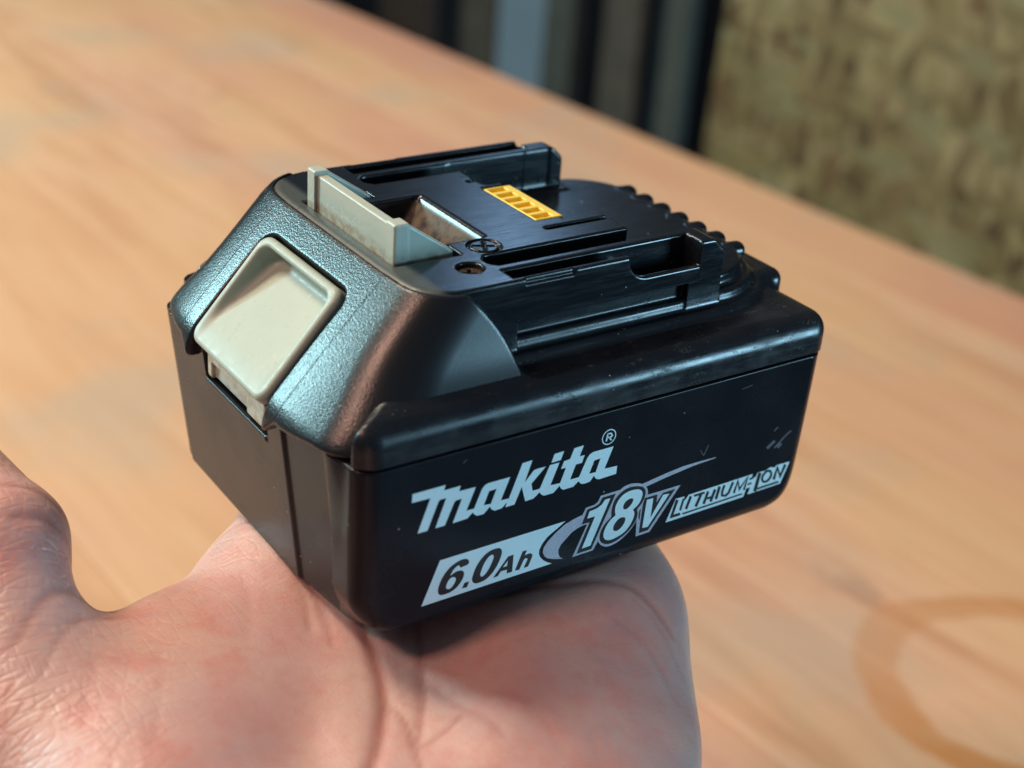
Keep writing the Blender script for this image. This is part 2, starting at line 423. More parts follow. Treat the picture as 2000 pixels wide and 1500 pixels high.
def mat_cream_dirty():
    m = NT("cream_plastic_dirty_foot"); c = m.tc.outputs["Object"]
    x, y, z = m.xyz()
    n = m.noise(c, 90, 5, 0.6); d = m.noise(c, 350, 5, 0.7)
    base = m.mix(n, (0.40, 0.455, 0.38), (0.48, 0.53, 0.45))
    foot = m.math('MULTIPLY', m.step(m.math('ADD', z, m.math('MULTIPLY', d, -0.0035)), 0.0618, 0.0603), m.step(m.noise(c, 420, 4, 0.7), 0.42, 0.6))
    sp = m.math('MULTIPLY', m.step(m.vor(c, 600), 0.09, 0.05), m.step(m.noise(c, 160, 2), 0.57, 0.63))
    base = m.mix(m.math('MULTIPLY', foot, 0.55), base, (0.28, 0.20, 0.11))
    m.col(m.mix(sp, base, (0.16, 0.12, 0.08))); m.rough(m.step(d, 0.3, 0.7, 0.28, 0.42)); m.bump(d, 0.12, 0.0002)
    m.b.inputs["Subsurface Weight"].default_value = 0.12
    m.b.inputs["Subsurface Radius"].default_value = (0.0015, 0.0013, 0.0008)
    return m.m
M_case = mat_case(); M_gloss = mat_gloss(); M_hood = mat_hood(); M_cream = mat_cream(); M_latch = mat_cream_dirty()
M_yellow = mat_simple("yellow_plastic", (0.84, 0.60, 0.05), 0.35)
M_steel = mat_simple("dull_screw_steel", (0.10, 0.075, 0.055), 0.5, 0.8)
M_ink = mat_simple("silver_print", (0.70, 0.88, 0.91), 0.46, 0.65, 2500, 0.05, 0.06)
M_lilac = mat_simple("grey_silver_print", (0.46, 0.48, 0.55), 0.48, 0.5, 1800, 0.05, 0.30)
M_black = mat_simple("black_print", (0.008, 0.010, 0.014), 0.35, 0, 1500, 0.05)

# ------------------------------------------------------------------ the battery
W = 91.4; MID = W/2; H = 62.2
BO = (57.0, MID, 0.0)
battery = empty("battery_pack", Vector(BO)*MM+OFF, label="black tool battery pack with cream release button and silver print, resting on the palm", cat="battery")
def part(name, f, lo, hi, h, mat, parent=battery, **kw):
    o = sdf_mesh(name, f, lo, hi, h, mat, parent, **kw)
    if parent is battery: o.location = -Vector(BO)*MM
    return o

def front_x(Z): return -1.2 + (37.6-Z)/37.6*4.2
FAR = 45.7/37.2                          # the far half of the shell is a little narrower
def halfw(Y): return np.where(Y > MID, (Y-MID)*FAR, MID-Y)
def f_lower(X, Y, Z):
    yy = halfw(Y)
    rear = (X-(110.0+Z*0.085))*0.996
    # side slabs with large lower corners
    xs = 1.2+ (37.6-Z)*0.03
    d2 = rect(X, Z, np.where(Y > MID, 7.0, 1.6), np.where(Y > MID, 134.6, 140), 0, 90, 11.5)
    d3 = rect(X, Z, -40, 112.6, 0, 90, 11.0)
    prof = np.maximum(d2+0*X, d3)
    prof = smax(prof, rear, 3.0)
    slab = ext(prof, yy-45.7, 4.2)
    slab = np.maximum(slab, 36.0-yy)
    # core with the flat front panel
    pw = np.where(Y > MID, 38.0, 20.6)
    rec = (front_x(Z)+0.40+np.maximum(yy-20.6, 0)*np.where(Y > MID, 0.0, 0.10))-X
    pan = smax(front_x(Z)-X, yy-pw, 0.9)
    fr = smin(rec, pan, 1.3)
    core = smax(fr, rear+0.3, 3.0)
    core = smax(core, yy-np.where(Y > MID, 45.2, 40.5), 6.0)
    core = smax(core, 0.0-Z, 1.6)
    d = smin(slab, core, 2.2)
    top = Z-37.25
    d = smax(d, top, 0.35)
    # notch for the button lip
    notch = box(X, Y, Z, -9, 4.0, MID-13.8, MID+13.8, 29.6, 60, 0.8)
    d = smax(d, -notch, 0.5)
    # raised lip along the edge of the notch
    lip = box(X, Y, Z, -0.75, 0.6, MID-13.7, MID+13.7, 28.6, 29.9, 0.3)
    d = smin(d, lip, 0.5)
    # vertical rib mark
    plug = np.maximum(ext(rect(X, Y, 5, 106, 5, 86.4, 4), Z-40.5, 0.2), 30-Z)
    return np.minimum(d, plug)
part("lower_case", f_lower, (-3, 0, 0), (114, W, 41), 0.45, M_case)

def f_hood0(X, Y, Z):
    yy = np.abs(Y-MID)
    # convex front profile
    s1 = (-(X-5.6)*0.750+(Z-48.0)*0.661)
    s2 = (-(X-17.6)*0.672+(Z-61.2)*0.740)
    s0 = -(X+3.5)
    # front bows backward toward the sides
    q = np.maximum(yy-19.0, 0)
    bow = q*q*np.where(Y > MID, 0.0085, 0.0045)
    front = smax(smax(s1, s2, 3.0), s0, 3.0) + bow
    fl = np.exp(-((Z-41.0)/7.0)**2)
    yf = np.where(Y > MID, (Y-MID)*(1+0.20*np.clip((60-Z)/14, 0, 1)), MID-Y)
    side = (yf-(36.2+np.maximum(62-Z, 0)*0.20+2.6*fl))*0.95
    kk = np.where(Y > MID, 5.5+np.clip((Z-37)/25, 0, 1)*4.5, 9.0)
    d = smax(front, side, kk)
    return d
def hood_rear(X, Z): return (X-(28.6+(62-Z)*0.60+1.6*np.sin(np.clip((62-Z)/16, 0, 1)*3.14)))*0.86
def f_hood(X, Y, Z):
    yy = np.abs(Y-MID)
    d0 = f_hood0(X, Y, Z)
    d = smax(d0, Z-62.05, 0.35)
    # bottom edge: at the seam on the sides, lower in the middle of the front
    t = np.clip((21.5-yy)/5.5, 0, 1); t = t*t*(3-2*t)
    t2 = np.clip((34.0-yy)/12.0, 0, 1); t2 = t2*t2*(3-2*t2)
    bot = (37.6-t2*1.2-t*3.6) - Z
    d = smax(d, bot, 1.4)
    d = smax(d, hood_rear(X, Z), 0.8)
    d = smax(d, -np.maximum(d0+0.55, 60.0-Z), 0.2)         # seat of the deck
    # button opening through the sloping face
    u = (X-5.6)*0.661+(Z-48.0)*0.750; nrm = -(X-5.6)*0.750+(Z-48.0)*0.661
    op = rect(u, Y, -26.0, 13.3, MID-16.9, MID+16.9, 3.4)
    op = np.maximum(op, -nrm-9.0)
    op = smax(op, (X-16.4), 0.6)
    low = box(X, Y, Z, -12, 5, MID-14.4, MID+14.4, 26, 38, 1.0)
    d = smax(d, -op, 0.9)
    # hollow behind the skin near the seam
    d = np.maximum(d, -box(X, Y, Z, 4.5, 60, 6.0, W-6.0, 30, 39.5, 1))
    return d
part("button_hood", f_hood, (-7, 2, 32), (43, W-2, 63), 0.38, M_hood)

def f_rail(X, Y, Z):
    yy = np.abs(Y-MID)
    # shoulder base
    rear = (X-113.2)
    yw = halfw(Y)
    bx0 = np.where(Y > MID, 6.2, 1.3)+np.clip(42.5-yw, 0, 9.0)*1.4
    base = ext(rect(X, yw, bx0, np.where(Y > MID, 111.4, 113.1), -45.7, 45.7, 5.0), np.abs(Z-23)-22.9, 4.4)
    base = np.maximum(base, 37.68-Z)
    b = base
    boss = box(X, Y, Z, 104, 115.8, MID-27.5, MID+27.5, 39.5, 48.2, 2.8)
    b = smin(b, np.maximum(boss, 37.85-Z), 2.0)
    # stacked ledges, D-shaped towards the rear
    def D(off, zt, r=1.0):
        pl = rect(X, Y, 20, 107+off, MID-31-off, MID+31+off, 15+off)
        return ext(pl, np.abs(Z-(zt-15))-15, r)
    ring3 = np.maximum(D(4.9, 47.6, 1.4), 26-X)
    ring2 = np.maximum(D(2.4, 50.0, 1.2), 26-X)
    ring1 = np.maximum(D(-0.2, 52.6, 0.8), 26-X)
    b = smin(b, ring3, 1.6)
    b = smin(b, ring2, 1.4)
    b = smin(b, ring1, 1.0)
    # teeth on the rear ledge
    for k in range(-3, 4):
        b = smin(b, cap(X, Y, Z, (105.6, MID+k*6.3, 51.0), (107.9, MID+k*6.3, 50.9), 2.0), 0.4)
    # tower
    front = f_hood0(X, Y, Z)+0.75
    apron = smax(smax(front, yy-34.0, 1.0), X-41.0, 0.4)
    plate = smax(smax(yy-21.2, X-75.5, 0.8), front, 0.5)
    rail = box(X, Y, Z, 30, 84.6, MID-34, MID+34, 53.6, 90, 0.6)
    rail = np.maximum(rail, 26.3-yy)
    neck = np.maximum(np.maximum(yy-31.8, 26.0-yy), np.maximum(X-84.5, 30-X))
    t = np.minimum(np.minimum(apron, plate), np.minimum(rail, neck))
    # rear block with bevelled corner
    fr_ = Y > MID
    blk = np.maximum(np.maximum(X-np.where(fr_, 93.4, 90.6), 82-X), np.maximum(yy-np.where(fr_, 31.0, 33.6), np.where(fr_, 23.0, 25.4)-yy))
    blk = smax(blk, ((X-np.where(fr_, 90.6, 88.0))+(Z-62.2))*0.62, 0.6)
    t = np.minimum(t, blk)
    t = smax(t, Z-H, 0.7)
    t = np.maximum(t, 44-Z)
    # front of the tower flush behind the hood
    # long slot in the rail
    slot = box(X, Y, Z, 40.2, 84.2, -10, 200, 54.6, 80, 0.8)
    slot = np.maximum(slot, np.abs(yy-30.5)-1.95)
    t = smax(t, -slot, 0.7)
    cutw = rect(X, Z, 66.0, 84.2, 57.2, 95, 5.0)
    cutw = np.where(X > 75, np.maximum(np.abs(X-74.85)-9.35, 57.2-Z), cutw)
    cutw = np.where(Y > MID, 50.0, cutw)
    cutw = np.maximum(cutw, 30.5-yy)
    t = smax(t, -cutw, 0.5)
    # slight step in the outer rail wall
    t = smax(t, -box(X, np.where(yy > 0, yy, yy), Z, 42.0, 53.0, 33.5, 38, 61.0, 70, 0.3), 0.4)
    # deep terminal slots
    g2 = rect(X, yy, 39.6, 130, 21.4, 26.2, 2.3)
    g2 = np.maximum(g2, 53.0-Z)
    t = smax(t, -g2, 0.7)
    # short groove
    sg = np.maximum(rect(X, yy, 59.5, 90, 13.9, 15.3, 0.7), 59.6-Z)
    t = smax(t, -sg, 0.4)
    # recess for the yellow connector, open to the rear
    t = smax(t, -box(X, Y, Z, 60.4, 67.9, MID-10.2, MID+10.2, 57, 80, 0.3), 0.4)
    t = smax(t, -box(X, Y, Z, 66.0, 90, MID-11.5, MID+11.5, 53, 80, 0.3), 0.4)
    # black recess beside the connector on the far side
    t = smax(t, -box(X, Y, Z, 61.8, 90, MID+11.4, MID+26.3, 53, 80, 1.0), 0.6)
    # pocket behind the latch
    pk = box(X, Y, Z, 23.4, 47.4, MID-13.3, MID+11.7, 50, 80, 1.2)
    ramp = ((X-47.4)*0.80+(62.2-Z)*0.60)+0.8
    pk = smax(pk, ramp, 1.0)
    t = smax(t, -pk, 0.5)
    lt = box(X, Y, Z, 22.6, 37.3, MID-19.2, MID+18.2, 52, 80, 0.6)
    chk = np.maximum(lt, 14.4-yy)
    chk = np.minimum(chk, np.maximum(lt, X-27.0))
    t = smax(t, -chk, 0.3)
    # screw holes
    t = smax(t, -np.maximum(cyl(X, MID-Y, 35.2, 25.2, 2.5), 60.0-Z), 0.5)
    c1 = cyl(X, MID-Y, 43.4, 17.3, 3.1)
    t = smax(t, -np.maximum(np.abs(c1)-0.25, 61.7-Z), 0.3)
    crs = np.minimum(np.abs((X-43.4)*0.9+(MID-Y-17.3)*0.44), np.abs((X-43.4)*0.44-(MID-Y-17.3)*0.9))
    t = smax(t, -np.maximum(np.maximum(crs-0.22, c1+0.8), 61.8-Z), 0.25)
    # ribs / pads
    d = smin(t, b, 0.6)
    # clear of the hood
    hd = np.maximum(np.maximum(f_hood0(X, Y, Z)-0.2, hood_rear(X, Z)-0.25), 37.0-Z)
    inner = np.maximum(f_hood0(X, Y, Z)+0.7, 59.9-Z)
    skin = np.maximum(hd, -np.maximum(f_hood0(X, Y, Z)+2.2, -1e3*np.ones_like(X))) if False else hd
    hollow = np.maximum(skin, -inner)
    sh = np.maximum(base, np.where(Y > MID, 43.5, 41.6)-yw)          # outer shoulder ridge stays beside the hood
    d = np.maximum(d, -hollow)
    hood_in = np.maximum(f_hood0(X, Y, Z)+0.65, hood_rear(X, Z)+0.4)
    fil = np.maximum(np.maximum(smin(base, hood_in, 2.6), 37.9-Z), np.maximum(29.0-yy, Z-58.0))
    d = np.minimum(d, fil)
    return d
rail = part("rail_housing", f_rail, (0, 0, 37), (118, W, 63), 0.38, M_gloss)

# release button: shallow tilted finger dish in a rounded frame
def f_btn(X, Y, Z):
    u = (X-5.6)*0.661+(Z-48.0)*0.750; n = -(X-5.6)*0.750+(Z-48.0)*0.661
    y = Y-MID
    d = ext(rect(u, y, -12.9, 12.7, -16.2, 16.2, 3.0), np.abs(n+3.4)-4.0, 1.3)
    floor = 0.6-(u+11.3)*0.25                        # deep at the top, running out at the bottom
    dish = rect(u, y, -14.5, 10.7, -13.9, 13.9, 2.4)
    dish = smax(dish, -(n-floor), 2.2) 
    dish = smax(dish, dish*0-20, 0.1)
    wall = dish
    return smax(d, -wall, 1.0)
part("release_button", f_btn, (-8, MID-18, 34), (20, MID+18, 62), 0.3, M_cream)
def f_skirt(X, Y, Z):
    d = box(X, Y, Z, -0.6, 3.4, MID-13.2, MID+13.2, 30.6, 41.0, 0.6)
    d = smax(d, -box(X, Y, Z, -3, 0.4, MID-5.0, MID+11.0, 28, 34.2, 0.4), 0.3)
    return d
part("button_skirt", f_skirt, (-2, MID-15, 29), (5, MID+15, 42), 0.35, M_latch)

# release latch: upright bar with two wedge cheeks
def f_latch(X, Y, Z):
    yy = np.abs(Y-(MID-0.0))
    bar = box(X, Y, Z, 24.2, 26.4, MID-16.5, MID+16.5, 57.0, 68.6, 0.35)
    post = np.maximum(box(X, Y, Z, 23.5, 26.7, MID-17.5, MID+17.5, 57.0, 69.5, 0.45), 14.2-yy)
    chk = box(X, Y, Z, 25.0, 36.6, MID-17.3, MID+17.3, 57.0, 69.3, 0.4)
    chk = np.maximum(chk, 14.6-yy)
    chk = smax(chk, (X-26.4)*0.56+(Z-69.3)*0.828, 0.5)
    d = smin(np.minimum(bar, post), chk, 0.3)
    return d
part("release_latch", f_latch, (22, MID-19, 56), (38, MID+19, 71), 0.28, M_latch)

# yellow terminal connector with comb
def f_conn(X, Y, Z):
    d = box(X, Y, Z, 60.7, 67.4, MID-9.8, MID+9.8, 55, 62.0, 0.3)
    for k in range(6):
        yc = MID-8.1+k*3.24
        d = smax(d, -box(X, Y, Z, 61.3, 65.4, yc-0.95, yc+0.95, 60.6, 66, 0.2), 0.25)
    return d
part("terminal_connector", f_conn, (60, MID-11, 54), (69, MID+11, 63), 0.2, M_yellow)

# screws
def f_screw(X, Y, Z):
    r = np.sqrt(X*X+Y*Y)
    d = smax(smax(r-2.55, np.abs(Z)-1.0, 0.3), -1e3+0*X, .1)
    cr = np.minimum(np.maximum(np.abs(X)-0.35, np.abs(Y)-1.7), np.maximum(np.abs(Y)-0.35, np.abs(X)-1.7))
    return smax(d, -np.maximum(cr, -Z+0.2), 0.2)
s0 = sdf_mesh("screw", f_screw, (-3, -3, -1.2), (3, 3, 1.2), 0.16, M_steel, battery)
k = 0
for sx, sy, rz in ((35.2, -25.2, 1.0),):
    o = s0 if k == 0 else s0.copy()
    if k: link(o, battery)
    o.location = (Vector((sx, MID+sy, 60.2))-Vector(BO))*MM; o.rotation_euler = (0, 0, rz); k += 1

